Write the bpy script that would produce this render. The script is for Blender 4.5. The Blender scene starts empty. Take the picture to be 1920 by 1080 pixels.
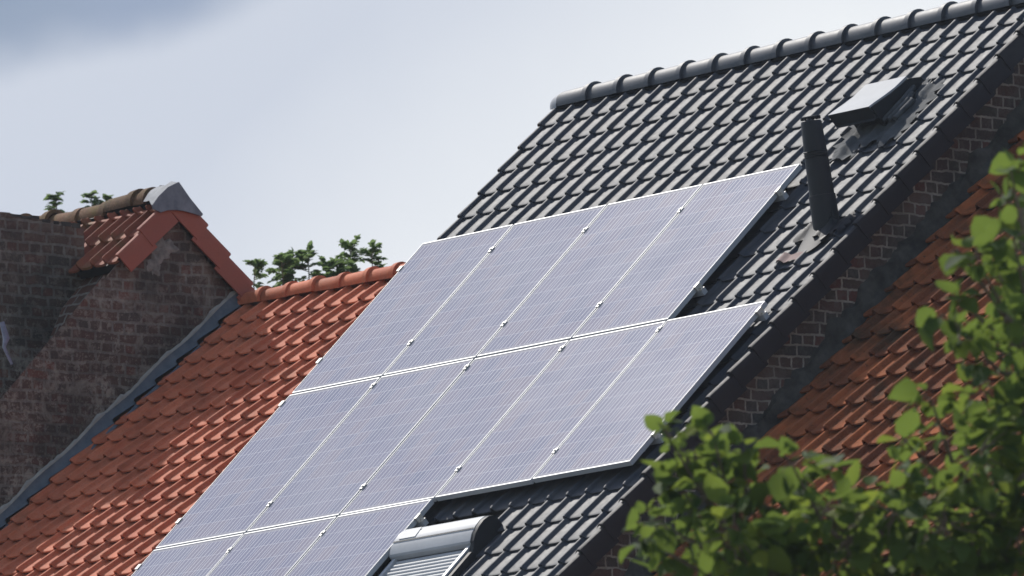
import bpy, bmesh, math, random
from mathutils import Vector, Matrix
R = random.Random(7)
S = bpy.context.scene
COL = S.collection
GZ = 13.1                                    # the panel plane's origin stands 13.1 m above the street

# ------------------------------------------------------------------ camera
YAW, PITCH, ROLL, FPX = 0.88154471, 0.14176218, -0.03161055, 21216.4
CAMP = Vector((60.62215, -49.16662, -11.47492 + GZ))
fw = Vector((-math.sin(YAW)*math.cos(PITCH), math.cos(YAW)*math.cos(PITCH), math.sin(PITCH)))
r0 = Vector((math.cos(YAW), math.sin(YAW), 0)); u0 = r0.cross(fw)
CR = math.cos(ROLL)*r0 + math.sin(ROLL)*u0
CU = -math.sin(ROLL)*r0 + math.cos(ROLL)*u0
cam = bpy.data.objects.new('camera', bpy.data.cameras.new('camera')); COL.objects.link(cam)
M = Matrix((CR, CU, -fw)).transposed().to_4x4(); M.translation = CAMP
cam.matrix_world = M
cam.data.sensor_width = 36; cam.data.lens = FPX*36/1920
cam.data.clip_start = 1; cam.data.clip_end = 3000
cam.data.dof.use_dof = True; cam.data.dof.focus_distance = 76.5; cam.data.dof.aperture_fstop = 8.0
S.camera = cam
def ray(px, py): return fw + CR*((px-960)/FPX) + CU*((540-py)/FPX)
def at(px, py, depth): return CAMP + ray(px, py)*depth

# ------------------------------------------------------------------ light
SUN = Vector((-.66, .075, .748)).normalized()
el = math.asin(SUN.z); az = math.atan2(SUN.x, SUN.y)
sd = bpy.data.lights.new('sun', 'SUN'); sd.energy = 4.5; sd.angle = math.radians(1.0); sd.color = (1, .955, .89)
so = bpy.data.objects.new('sun', sd); COL.objects.link(so)
so.rotation_euler = (-SUN).to_track_quat('-Z', 'Y').to_euler(); so.location = (0, 0, 60)
W = bpy.data.worlds.new('World'); S.world = W; W.use_nodes = True
nt = W.node_tree; nt.nodes.clear()
def N(t, kind, **kw):
    n = t.nodes.new(kind)
    for k, v in kw.items(): setattr(n, k, v)
    return n
def L(t, a, b): t.links.new(a, b)
def ramp(t, fac, stops, interp='LINEAR'):
    n = N(t, 'ShaderNodeValToRGB'); n.color_ramp.interpolation = interp
    cr = n.color_ramp
    while len(cr.elements) < len(stops): cr.elements.new(.5)
    for e_, (p_, c_) in zip(cr.elements, stops):
        e_.position = p_; e_.color = (c_, c_, c_, 1) if isinstance(c_, (int, float)) else (*c_, 1)
    if fac is not None: L(t, fac, n.inputs[0])
    return n.outputs[0]
def math_(t, op, a, b=None, c=None):
    n = N(t, 'ShaderNodeMath', operation=op)
    for i, v in enumerate((a, b, c)):
        if v is None: continue
        if isinstance(v, (int, float)): n.inputs[i].default_value = v
        else: L(t, v, n.inputs[i])
    return n.outputs[0]
def mix(t, fac, a, b, typ='MIX'):
    n = N(t, 'ShaderNodeMix', data_type='RGBA', blend_type=typ)
    for i, v in ((0, fac), (6, a), (7, b)):
        if isinstance(v, (int, float)): n.inputs[i].default_value = v if i == 0 else (v, v, v, 1)
        elif isinstance(v, tuple): n.inputs[i].default_value = (*v, 1)
        else: L(t, v, n.inputs[i])
    return n.outputs[2]
def noise(t, vec, scale, detail=4, rough=.55, dist=0):
    n = N(t, 'ShaderNodeTexNoise'); n.inputs['Scale'].default_value = scale
    n.inputs['Detail'].default_value = detail; n.inputs['Roughness'].default_value = rough
    n.inputs['Distortion'].default_value = dist
    if vec is not None: L(t, vec, n.inputs['Vector'])
    return n.outputs['Fac']
SKYS = .10
sky = N(nt, 'ShaderNodeTexSky', sky_type='NISHITA'); sky.sun_disc = False
sky.sun_elevation = el; sky.sun_rotation = az; sky.altitude = 50; sky.air_density = 1.0; sky.dust_density = .8
tc = N(nt, 'ShaderNodeTexCoord'); V = tc.outputs['Generated']
def dot(vec, d):
    n = N(nt, 'ShaderNodeVectorMath', operation='DOT_PRODUCT'); L(nt, vec, n.inputs[0]); n.inputs[1].default_value = d
    return n.outputs['Value']
# a bright cloud bank low in the north-west, with a ragged darker edge above it
n1 = noise(nt, V, 9, 5, .5); n2 = noise(nt, V, 38, 4, .5)
up = Vector((-.23, .0, .97)).normalized()
edge_d = Vector((-.7813, .6026, .1625)).dot(up)
h_ = math_(nt, 'SUBTRACT', dot(V, up), edge_d)
h_ = math_(nt, 'ADD', h_, math_(nt, 'MULTIPLY', math_(nt, 'SUBTRACT', n1, .5), .030))
h_ = math_(nt, 'ADD', h_, math_(nt, 'MULTIPLY', math_(nt, 'SUBTRACT', n2, .5), .010))
above = ramp(nt, math_(nt, 'MULTIPLY_ADD', h_, 60, .5), [(.30, 0.0), (.62, .72), (.95, 1.0)], 'EASE')
low = math_(nt, 'SUBTRACT', math_(nt, 'MULTIPLY_ADD', h_, 15, 1.0), math_(nt, 'MULTIPLY', dot(V, CR), 7))
bank = mix(nt, ramp(nt, low, [(.50, 0.0), (1.05, 1.0)]), (.93, .955, .97), (.61, .66, .76))
bank = mix(nt, math_(nt, 'MULTIPLY', ramp(nt, noise(nt, V, 26, 5, .55, .6), [(.35, 0.0), (.75, 1.0)]), .22), bank, (.66, .71, .79))
dark = mix(nt, ramp(nt, n2, [(.3, 0.0), (.7, 1.0)]), (.19, .27, .40), (.23, .31, .47))
az_n = noise(nt, V, 2.3, 5, .55)
broken = ramp(nt, az_n, [(.50, 0.0), (.66, 1.0)])
sc = N(nt, 'ShaderNodeVectorMath', operation='SCALE'); L(nt, sky.outputs[0], sc.inputs[0]); sc.inputs['Scale'].default_value = SKYS
sc2 = N(nt, 'ShaderNodeVectorMath', operation='SCALE'); L(nt, sky.outputs[0], sc2.inputs[0]); sc2.inputs['Scale'].default_value = SKYS*1.7
upper = mix(nt, broken, sc2.outputs[0], (.54, .575, .63))
upper = mix(nt, ramp(nt, math_(nt, 'MULTIPLY_ADD', h_, 6, 0), [(.15, 0.0), (.6, 1.0)]), dark, upper)
skyc = mix(nt, above, bank, upper)
# away from the north-west the sky is the plain broken sky
side = ramp(nt, dot(V, Vector((-.77, .63, 0)).normalized()), [(.30, 0.0), (.85, 1.0)])
skyc = mix(nt, side, mix(nt, broken, sc2.outputs[0], (.58, .615, .67)), skyc)
up2 = N(nt, 'ShaderNodeVectorMath', operation='SCALE'); L(nt, skyc, up2.inputs[0]); up2.inputs['Scale'].default_value = 1/SKYS
bg = N(nt, 'ShaderNodeBackground'); L(nt, up2.outputs[0], bg.inputs[0]); bg.inputs[1].default_value = SKYS
wo = N(nt, 'ShaderNodeOutputWorld'); L(nt, bg.outputs[0], wo.inputs[0])
S.view_settings.view_transform = 'Standard'; S.view_settings.look = 'None'
S.view_settings.exposure = 0.0; S.view_settings.gamma = 1; S.view_settings.use_curve_mapping = False
S.cycles.filter_width = 1.6; S.cycles.max_bounces = 6; S.cycles.transparent_max_bounces = 6

# ------------------------------------------------------------------ materials
def material(name, rough=.6, metal=0, spec=.5):
    m = bpy.data.materials.new(name); m.use_nodes = True; t = m.node_tree
    b = t.nodes['Principled BSDF']; b.inputs['Roughness'].default_value = rough
    b.inputs['Metallic'].default_value = metal; b.inputs['Specular IOR Level'].default_value = spec
    g = N(t, 'ShaderNodeNewGeometry'); c = N(t, 'ShaderNodeTexCoord')
    return m, t, b, g.outputs['Position'], c.outputs['Object']
def bump(t, b, h, strength=.4, dist=.01):
    n = N(t, 'ShaderNodeBump'); n.inputs['Strength'].default_value = strength; n.inputs['Distance'].default_value = dist
    L(t, h, n.inputs['Height']); L(t, n.outputs[0], b.inputs['Normal'])
def attr(t, name):
    n = N(t, 'ShaderNodeAttribute'); n.attribute_name = name; return n.outputs['Fac']
def simple(name, c1, c2, rough, metal=0, scale=8, spec=.5, bmp=.15):
    m, t, b, P, O = material(name, rough, metal, spec)
    f = noise(t, O, scale, 5, .6)
    L(t, mix(t, ramp(t, f, [(.3, 0.0), (.7, 1.0)]), c1, c2), b.inputs['Base Color'])
    if bmp: bump(t, b, noise(t, O, scale*6, 3), bmp, .004)
    return m
def tile_mat(name, cols, rough, spec=.5, moss=None, mossamt=0, grain=.2):
    m, t, b, P, O = material(name, rough, 0, spec)
    rnd = attr(t, 'tile')
    c = mix(t, ramp(t, rnd, [(0, 0.0), (1, 1.0)]), cols[0], cols[1])
    c = mix(t, math_(t, 'MULTIPLY', ramp(t, noise(t, P, 7, 5, .6), [(.4, 0.0), (.7, 1.0)]), .6), c, cols[2])
    c = mix(t, math_(t, 'MULTIPLY', ramp(t, noise(t, P, 70, 3, .6), [(.45, 0.0), (.7, 1.0)]), .35), c, cols[3])
    if moss:
        f = math_(t, 'MULTIPLY', ramp(t, noise(t, P, 3.2, 6, .65), [(.5, 0.0), (.68, 1.0)]), mossamt)
        f = math_(t, 'MAXIMUM', f, math_(t, 'MULTIPLY', ramp(t, noise(t, P, 42, 4, .7), [(.60, 0.0), (.68, 1.0)]), mossamt))
        c = mix(t, f, c, moss)
    L(t, c, b.inputs['Base Color'])
    L(t, math_(t, 'ADD', rough-.07, math_(t, 'MULTIPLY', noise(t, P, 25, 3), .14)), b.inputs['Roughness'])
    bump(t, b, noise(t, P, 90, 4, .6), grain, .003)
    return m
M_dark = tile_mat('glazed_dark_tile', [(.028, .035, .050), (.046, .052, .064), (.080, .074, .070), (.058, .060, .068)], .60, .25, None, 0, .06)
M_capdark = tile_mat('glazed_ridge_tile', [(.030, .036, .048), (.044, .050, .062), (.07, .07, .072), (.050, .054, .062)], .56, .5, None, 0, .06)
M_verge = tile_mat('matt_dark_tile', [(.012, .012, .015), (.017, .016, .019), (.02, .018, .02), (.02, .02, .022)], .62, .3, None, 0, .15)
M_orange = tile_mat('orange_clay', [(.42, .098, .044), (.60, .170, .080), (.52, .185, .10), (.36, .085, .040)], .74, .15, (.19, .075, .04), .5, .18)
M_red = tile_mat('old_red_clay', [(.13, .040, .018), (.38, .115, .042), (.085, .038, .020), (.28, .105, .05)], .92, .1, (.040, .034, .020), .75, .6)
M_leftred = tile_mat('worn_red_clay', [(.26, .07, .04), (.36, .11, .06), (.15, .06, .04), (.22, .09, .05)], .75, .3, (.10, .085, .03), .75, .4)
M_moss = tile_mat('mossy_clay', [(.10, .055, .030), (.17, .085, .045), (.035, .032, .018), (.30, .17, .11)], .9, .2, (.11, .085, .020), .8, 1.0)
M_rverge = tile_mat('red_verge_clay', [(.27, .070, .045), (.33, .090, .055), (.25, .08, .05), (.22, .06, .04)], .7, .3, None, 0, .15)
M_zinc = simple('blue_grey_lead', (.060, .078, .100), (.12, .135, .155), .6, 0, 12, .3)
M_cap = simple('pale_grey_lead', (.10, .11, .13), (.19, .20, .22), .75, .0, 13, .4)
M_mortar = simple('grey_cement', (.026, .024, .021), (.085, .078, .068), .95, 0, 9, .2, 1.0)
M_oldr = simple('old_cement_render', (.10, .095, .085), (.26, .24, .215), .95, 0, 16, .2, 1.0)
M_lime = simple('pale_lime_mortar', (.25, .23, .20), (.36, .34, .30), .95, 0, 9, .2, .9)
M_alu = simple('anodised_aluminium', (.36, .375, .40), (.42, .435, .46), .42, .0, 4, .4, .0)
M_clamp = simple('bright_clamp_metal', (.42, .39, .34), (.55, .51, .45), .40, .0, 30, .5, .0)
M_shut = simple('grey_painted_aluminium', (.30, .31, .325), (.36, .37, .385), .55, .0, 7, .4, .0)
M_black = simple('black_plastic', (.011, .013, .016), (.018, .020, .023), .6, 0, 5, .3, .05)
M_soft = simple('soft_grey_lead', (.040, .044, .048), (.075, .08, .085), .8, .0, 14, .2, .4)
M_pink = simple('dusty_pink_patch', (.20, .13, .115), (.28, .19, .17), .8, 0, 20, .3, .3)
M_hood = simple('grey_metal_hood', (.27, .28, .295), (.32, .33, .345), .64, .0, 5, .25, .0)
M_render = simple('pale_render', (.45, .43, .39), (.55, .53, .48), .9, 0, 2, .3)
M_strap = simple('pale_blue_plastic', (.10, .11, .16), (.20, .22, .30), .5, 0, 20)

def brick_mat(name, bricks, mortar, bw, bh, ms, smear, smear_amt, axis='x', dirt=.5, squash=.5, rough_m=.5, fade=False):
    m, t, b, P, O = material(name, .92, 0, .2)
    sp = N(t, 'ShaderNodeSeparateXYZ'); L(t, P, sp.inputs[0])
    cb = N(t, 'ShaderNodeCombineXYZ')
    wob = noise(t, P, 5, 3); wob2 = noise(t, P, 22, 3)
    L(t, math_(t, 'ADD', sp.outputs['Y' if axis == 'x' else 'X'], math_(t, 'MULTIPLY', wob2, .022)), cb.inputs[0])
    L(t, math_(t, 'ADD', sp.outputs['Z'], math_(t, 'ADD', math_(t, 'MULTIPLY', wob, .045), math_(t, 'MULTIPLY', wob2, .016))), cb.inputs[1])
    br = N(t, 'ShaderNodeTexBrick'); L(t, cb.outputs[0], br.inputs['Vector'])
    br.inputs['Scale'].default_value = 1; br.inputs['Brick Width'].default_value = bw; br.inputs['Row Height'].default_value = bh
    br.inputs['Mortar Size'].default_value = ms; br.inputs['Mortar Smooth'].default_value = .3; br.inputs['Bias'].default_value = 0
    br.squash = squash; br.squash_frequency = 2; br.offset = .5
    br.inputs['Color1'].default_value = (0, 0, 0, 1); br.inputs['Color2'].default_value = (1, 1, 1, 1); br.inputs['Mortar'].default_value = (.5, .5, .5, 1)
    rnd = br.outputs['Color']; mo = br.outputs['Fac']
    c = ramp(t, rnd, [(0, bricks[0]), (.35, bricks[1]), (.7, bricks[2]), (1, bricks[3])])
    c = mix(t, math_(t, 'MULTIPLY', ramp(t, noise(t, P, 35, 5, .7), [(.35, 0.0), (.7, 1.0)]), .5), c, bricks[4])
    mc = mix(t, ramp(t, noise(t, P, 16, 4), [(.3, 0.0), (.7, 1.0)]), mortar[0], mortar[1])
    mof = math_(t, 'MULTIPLY', mo, ramp(t, noise(t, P, 6, 4), [(.30, rough_m), (.6, 1.0)]))
    c = mix(t, mof, c, mc)
    sm = math_(t, 'MULTIPLY', ramp(t, noise(t, P, 3.3, 7, .76, .5), [(.52, 0.0), (.63, 1.0)]), smear_amt)
    sm2 = math_(t, 'MULTIPLY', ramp(t, noise(t, P, 13, 7, .75, .3), [(.53, 0.0), (.57, 1.0)]), smear_amt*.8)
    sm3 = math_(t, 'MULTIPLY', ramp(t, noise(t, P, 60, 3, .6), [(.60, 0.0), (.66, 1.0)]), smear_amt*.8)
    cb4 = c
    c = mix(t, math_(t, 'MAXIMUM', math_(t, 'MAXIMUM', sm, sm3), sm2), c, smear)
    if fade:      # pale old mortar clings to the lower wall, soot to its top
        zf = N(t, 'ShaderNodeMapRange'); L(t, sp.outputs['Z'], zf.inputs['Value'])
        zf.inputs['From Min'].default_value = GZ+.55; zf.inputs['From Max'].default_value = GZ-.55
        c0 = c; base_f = math_(t, 'MAXIMUM', math_(t, 'MAXIMUM', sm, sm3), sm2)
        base_f = math_(t, 'MULTIPLY', base_f, math_(t, 'ADD', .25, math_(t, 'MULTIPLY', zf.outputs[0], .75)))
        c = mix(t, base_f, cb4, smear)
    dk = math_(t, 'MULTIPLY', ramp(t, noise(t, P, 1.6, 5, .65), [(.42, 0.0), (.62, 1.0)]), dirt)
    c = mix(t, dk, c, (.016, .016, .015))
    L(t, c, b.inputs['Base Color'])
    hh = math_(t, 'ADD', math_(t, 'MULTIPLY', mo, -.6), math_(t, 'MULTIPLY', noise(t, P, 45, 5, .7), .8))
    bump(t, b, hh, .8, .012)
    return m
M_brickR = brick_mat('dark_gable_brick', [(.066, .052, .043), (.105, .052, .040), (.045, .046, .045), (.14, .046, .035), (.075, .068, .058)],
                     ((.26, .225, .185), (.38, .33, .27)), .205, .078, .0085, (.17, .155, .13), .35, dirt=.35)
M_brickL = brick_mat('sooty_gable_brick', [(.080, .048, .038), (.120, .062, .046), (.060, .048, .042), (.165, .056, .038), (.12, .095, .075)],
                     ((.13, .115, .10), (.24, .215, .18)), .21, .078, .012, (.34, .30, .245), .9, dirt=.60, rough_m=.45, fade=True)
M_brickS = brick_mat('street_brick', [(.12, .06, .045), (.16, .07, .05), (.09, .05, .04), (.19, .08, .05), (.1, .07, .05)],
                     ((.24, .21, .18), (.33, .3, .26)), .21, .075, .010, (.2, .18, .15), .2, axis='y', dirt=.2)

def panel_mat():
    m, t, b, P, O = material('solar_cells', .30, 0, .4)
    sp = N(t, 'ShaderNodeSeparateXYZ'); L(t, O, sp.inputs[0])
    x, y = sp.outputs['X'], sp.outputs['Y']                      # x 0..0.992, y 0..1.65 down the slope
    cx = math_(t, 'DIVIDE', math_(t, 'SUBTRACT', x, .024), .1573)
    cy = math_(t, 'DIVIDE', math_(t, 'SUBTRACT', y, .038), .1573)
    fx = math_(t, 'FRACT', cx); fy = math_(t, 'FRACT', cy)
    def near(v, c, w): return math_(t, 'LESS_THAN', math_(t, 'ABSOLUTE', math_(t, 'SUBTRACT', v, c)), w)
    edge = lambda f: math_(t, 'SUBTRACT', 1, near(f, .5, .5-.011))
    gap = math_(t, 'MAXIMUM', edge(fx), math_(t, 'MULTIPLY', edge(fy), .55))
    bus = math_(t, 'MAXIMUM', near(fx, .2, .017), math_(t, 'MAXIMUM', near(fx, .5, .017), near(fx, .8, .017)))
    out = math_(t, 'SUBTRACT', 1, math_(t, 'MULTIPLY', near(cx, 3, 3.0), near(cy, 5, 5.0)))
    inf = N(t, 'ShaderNodeObjectInfo')
    wn = N(t, 'ShaderNodeTexWhiteNoise', noise_dimensions='3D'); cb = N(t, 'ShaderNodeCombineXYZ')
    L(t, math_(t, 'FLOOR', cx), cb.inputs[0]); L(t, math_(t, 'FLOOR', cy), cb.inputs[1]); L(t, math_(t, 'MULTIPLY', inf.outputs['Random'], 91), cb.inputs[2])
    L(t, cb.outputs[0], wn.inputs['Vector'])
    c = ramp(t, wn.outputs['Value'], [(0, (.030, .052, .135)), (.5, (.055, .066, .150)), (1, (.095, .082, .140))])
    c = mix(t, math_(t, 'MULTIPLY', ramp(t, noise(t, P, 30, 4, .7), [(.4, 0.0), (.6, 1.0)]), .4), c, (.06, .07, .15))
    c = mix(t, math_(t, 'MULTIPLY', bus, .95), c, (.55, .55, .58))
    c = mix(t, gap, c, (.58, .60, .64)); c = mix(t, out, c, (.16, .16, .20))
    dust = math_(t, 'MULTIPLY', ramp(t, noise(t, P, 1.3, 5, .6), [(.3, .1), (.7, 1.0)]), .16)
    c = mix(t, dust, c, (.42, .40, .38))
    L(t, c, b.inputs['Base Color'])
    L(t, math_(t, 'ADD', .100, math_(t, 'ADD', math_(t, 'MULTIPLY', noise(t, P, 2.5, 4), .035), math_(t, 'MULTIPLY', inf.outputs['Random'], .006))), b.inputs['Roughness'])
    b.inputs['IOR'].default_value = 1.45
    return m
M_cell = panel_mat()

def leaf_mat(name, a, b_, tr):
    m, t, b, P, O = material(name, .66, 0, .10)
    f = attr(t, 'tile')
    c = ramp(t, f, [(0, a[0]), (.5, a[1]), (1, a[2])])
    L(t, c, b.inputs['Base Color'])
    tl = N(t, 'ShaderNodeBsdfTranslucent'); L(t, mix(t, .5, c, b_), tl.inputs[0])
    mx = N(t, 'ShaderNodeMixShader'); mx.inputs[0].default_value = tr
    L(t, b.outputs[0], mx.inputs[1]); L(t, tl.outputs[0], mx.inputs[2])
    L(t, mx.outputs[0], t.nodes['Material Output'].inputs[0])
    return m
M_leaf = leaf_mat('broad_green_leaf', [(.030, .062, .020), (.066, .110, .026), (.20, .225, .030)], (.25, .33, .05), .50)
M_sprig = leaf_mat('grey_green_leaflet', [(.07, .125, .045), (.105, .17, .065), (.15, .21, .085)], (.26, .36, .12), .45)
M_bark = simple('bark', (.09, .07, .05), (.20, .16, .12), .9, 0, 14, .2, .8)
M_ground = simple('grey_paving', (.11, .11, .105), (.17, .165, .155), .9, 0, 1.5, .2, .3)

# ------------------------------------------------------------------ mesh helpers
class MB:
    def __init__(s): s.v = []; s.f = []; s.a = []
    def add(s, vs, fs, val=0.0):
        o = len(s.v); s.v += [tuple(v) for v in vs]; s.f += [tuple(i+o for i in f) for f in fs]; s.a += [val]*len(fs)
    def box(s, F, lo, hi, val=0.0, taper=None):
        x0, y0, z0 = lo; x1, y1, z1 = hi
        P = [F(x, y, z) for z in (z0, z1) for y in (y0, y1) for x in (x0, x1)]
        s.add(P, [(0, 2, 3, 1), (4, 5, 7, 6), (0, 1, 5, 4), (2, 6, 7, 3), (0, 4, 6, 2), (1, 3, 7, 5)], val)
    def extrude(s, poly, A, B, val=0.0):        # poly: list of points, moved by functions A and B, closed solid
        n = len(poly); P = [A(*p) for p in poly] + [B(*p) for p in poly]
        s.add(P, [tuple(range(n)), tuple(range(2*n-1, n-1, -1))] + [(i, (i+1) % n, n+(i+1) % n, n+i)[::-1] for i in range(n)], val)
    def tube(s, pts, rad, seg=8, val=0.0, cap=True):
        rings = []
        for i, p in enumerate(pts):
            p = Vector(p); d = (Vector(pts[min(i+1, len(pts)-1)]) - Vector(pts[max(i-1, 0)])).normalized()
            a = d.orthogonal().normalized() if i == 0 else (rings[-1][1] - d*rings[-1][1].dot(d)).normalized()
            b = d.cross(a); r = rad[i] if isinstance(rad, (list, tuple)) else rad
            rings.append(([p + (a*math.cos(2*math.pi*k/seg) + b*math.sin(2*math.pi*k/seg))*r for k in range(seg)], a))
        vs = [v for rg in rings for v in rg[0]]; fs = []
        for i in range(len(pts)-1):
            for k in range(seg):
                k2 = (k+1) % seg; fs.append((i*seg+k, i*seg+k2, (i+1)*seg+k2, (i+1)*seg+k))
        if cap: fs += [tuple(range(seg-1, -1, -1)), tuple(range((len(pts)-1)*seg, len(pts)*seg))]
        s.add(vs, fs, val)
    def build(s, name, mat, parent=None, smooth=None, fix=True, bevel=0):
        me = bpy.data.meshes.new(name); me.from_pydata(s.v, [], s.f)
        at_ = me.attributes.new('tile', 'FLOAT', 'FACE'); at_.data.foreach_set('value', s.a)
        me.validate()
        if fix:
            bm = bmesh.new(); bm.from_mesh(me); bmesh.ops.recalc_face_normals(bm, faces=bm.faces)
            if bevel: bmesh.ops.bevel(bm, geom=bm.edges[:], offset=bevel, segments=2, affect='EDGES', profile=.7)
            bm.to_mesh(me); bm.free()
        if smooth is not None:
            me.shade_smooth(); me.set_sharp_from_angle(angle=math.radians(smooth))
        me.materials.append(mat)
        o = bpy.data.objects.new(name, me); COL.objects.link(o)
        if parent: o.parent = parent; o.matrix_parent_inverse = parent.matrix_world.inverted()
        return o
def tag(o, label=None, cat=None, group=None, kind=None):
    for k, v in (('label', label), ('category', cat), ('group', group), ('kind', kind)):
        if v: o[k] = v
    return o
def thing(name, label, cat, loc, group=None):
    o = bpy.data.objects.new(name, None); COL.objects.link(o); o.location = loc; o.empty_display_size = .3
    o.matrix_world = Matrix.Translation(loc)
    return tag(o, label, cat, group)
def frame(O_, e, s):
    n = e.cross(-s).normalized()
    if n.z < 0: n = -n
    return (lambda x, y, h: O_ + e*x + s*y + n*h), n
def tile_field(mb, F, x0, nx, px, s0, ns, ps, prof, lift, over=.035, thick=.014, jit=0.0, skip=None, rnd=R, clipx=None):
    # prof: (u, h) across one tile; each tile is tilted so that its lower edge lies on the course below
    n = len(prof)
    for j in range(ns):
        for i in range(nx):
            xa = x0 + i*px; sb = s0 + (j+1)*ps; sa = sb - ps - over
            if skip and skip(xa + px/2, sb - ps/2): continue
            dj = rnd.gauss(0, jit); dh = abs(rnd.gauss(0, jit))*.7; dx = rnd.gauss(0, jit)*.6; val = rnd.random(); tw = rnd.gauss(0, jit)*.6
            sm = sb - .016
            vs = []
            for (s_, h_a, sc_) in ((sa, -lift*over/ps - thick*.3, 1), (sm, lift*.96, 1), (sb, lift*.96-.004, 1), (sb+.001, lift*.96-thick-.004, 1), (sm-.05, lift*.9-thick-.012, 1)):
                for (u, h) in prof:
                    k = (s_-sa)/(ps+over)
                    vs.append(F(xa + u + dx + tw*k, s_ + (dj if k > .5 else 0), h*sc_ + h_a + dh*k))
            fs = [(r_*n+q, r_*n+q+1, (r_+1)*n+q+1, (r_+1)*n+q) for r_ in range(4) for q in range(n-1)]
            # closed end of the roll
            fs.append((3*n, 3*n+1, 4*n+1, 4*n))
            mb.add(vs, fs, val)

# ------------------------------------------------------------------ ground
g = MB(); g.add([(-1200, -1200, 0), (1200, -1200, 0), (1200, 1200, 0), (-1200, 1200, 0)], [(0, 1, 2, 3)])
tag(g.build('ground', M_ground), kind='structure')

# ------------------------------------------------------------------ main house
AL = 0.751632972
O0 = Vector((0, 0, GZ)); e = Vector((1, 0, 0)); sl = Vector((0, -math.cos(AL), -math.sin(AL)))
F, nn = frame(O0, e, sl)
HT = -.112                                    # height of the pans' plane below the panels' face
XL, XR = -.06, 5.19
RS, PS = -1.70, .258
PX = (XR-XL)/27
house = thing('dark_tiled_house', 'brick house with glossy dark grey tiled roof carrying the solar panels', 'house', (2.6, -1, 0))
ribh = .025
prof_dark = [(-.008, ribh*.30), (-.001, ribh*.88), (.005, ribh), (.016, ribh*.96), (.024, ribh*.74), (.031, ribh*.35), (.037, ribh*.06),
             (.044, -.0015), (.12, -.002), (.165, -.001), (.180, .0), (PX-.001, .003)]
def skip_main(x, s): return 3.02 < x < 3.92 and 3.55 < s < 4.9
mb = MB(); tile_field(mb, lambda x, s, h: F(x, s, h+HT-.012), XL, 27, PX, RS-.02, 31, PS, prof_dark, .017, thick=.009, jit=.0020, skip=skip_main)
mb.build('roof_tiles', M_dark, house, smooth=38)
SE = RS - .02 + 31*PS                         # eave
YR, ZR = 1.37, 1.085 + GZ
# deck below the tiles and the rear slope
mb = MB(); mb.box(F, (XL+.03, RS+.02, HT-.10), (XR-.06, SE-.05, HT-.045))
mb.build('roof_deck', M_black, house)
ye = F(0, SE, HT).y; ze = F(0, SE, HT).z
sb = Vector((0, math.cos(AL), -math.sin(AL))); Ob = Vector((0, 2*YR, GZ)); Fb, nb = frame(Ob, e, sb)
mb = MB(); tile_field(mb, lambda x, s, h: Fb(x, s, h+HT-.012), XL, 27, PX, RS-.02, 31, PS, prof_dark, .017, thick=.009, jit=.001)
mb.build('rear_roof_tiles', M_dark, house, smooth=38)
# walls: one closed brick body with two gables
def gable_body(x0, x1, yf, zf, yr_, zr_, yb, zb):
    m = MB(); poly = [(yf, 0), (yf, zf), (yr_, zr_), (yb, zb), (yb, 0)]
    m.extrude(poly, lambda y, z: Vector((x0, y, z)), lambda y, z: Vector((x1, y, z))); return m
gd = F(0, 0, HT-.075); gb = F(0, SE-.35, HT-.11)
top = F(0, RS, HT-.06)
gable_body(.04, 5.13, gb.y, gb.z, YR, gb.z + (YR-gb.y)*math.tan(AL), 2*YR-gb.y, gb.z).build('brick_wall', M_brickR, house)
mb = MB(); gp = F(0, SE, HT-.02)
mb.tube([Vector((XL, gp.y-.05, gp.z-.06)), Vector((XR, gp.y-.05, gp.z-.06))], .065, 12); mb.build('gutter', M_zinc, house, smooth=40)
# verge tiles down the right rake: a rolled top and a deep skirt, one tile per course
def verge_tile(F_, x, s_a, s_b, side, drop, lift, mat, parent, roll=.028, width=.075, hb=0.0, name='verge_tile', rv=.5):
    pr = [(-width, -.004), (-width*.75, roll*.25), (-width*.35, roll*.95), (-width*.1, roll), (.010, roll*.75), (.016, roll*.2), (.017, -.03), (.019, -drop), (.006, -drop), (.004, -.02), (-width*.35, roll*.55)]
    m = MB(); n = len(pr); rows = [(s_a-.03, -.012), (s_b-.01, lift), (s_b, lift-.003)]
    vs = [F_(x + side*(u + (.006 if k else 0)), s_, h + hb + hl) for k, (s_, hl) in enumerate(rows) for u, h in pr]
    fs = [(r_*n+q, r_*n+(q+1) % n, (r_+1)*n+(q+1) % n, (r_+1)*n+q) for r_ in range(2) for q in range(n)]
    fs += [tuple(range(n)), tuple(range(3*n-1, 2*n-1, -1))]
    m.add(vs, fs, rv); return m.build(name, mat, parent, smooth=40)
for j in range(31):
    verge_tile(F, XR+.012, RS-.06+j*PS, RS-.06+(j+1)*PS, 1, .118, .020, M_verge, house, hb=HT+.012, rv=R.random())
for j in range(31):
    verge_tile(F, XL+.0, RS-.02+j*PS, RS-.02+(j+1)*PS, -1, .10, .010, M_verge, house, hb=HT-.002, width=.045, roll=.022, rv=R.random())
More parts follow.
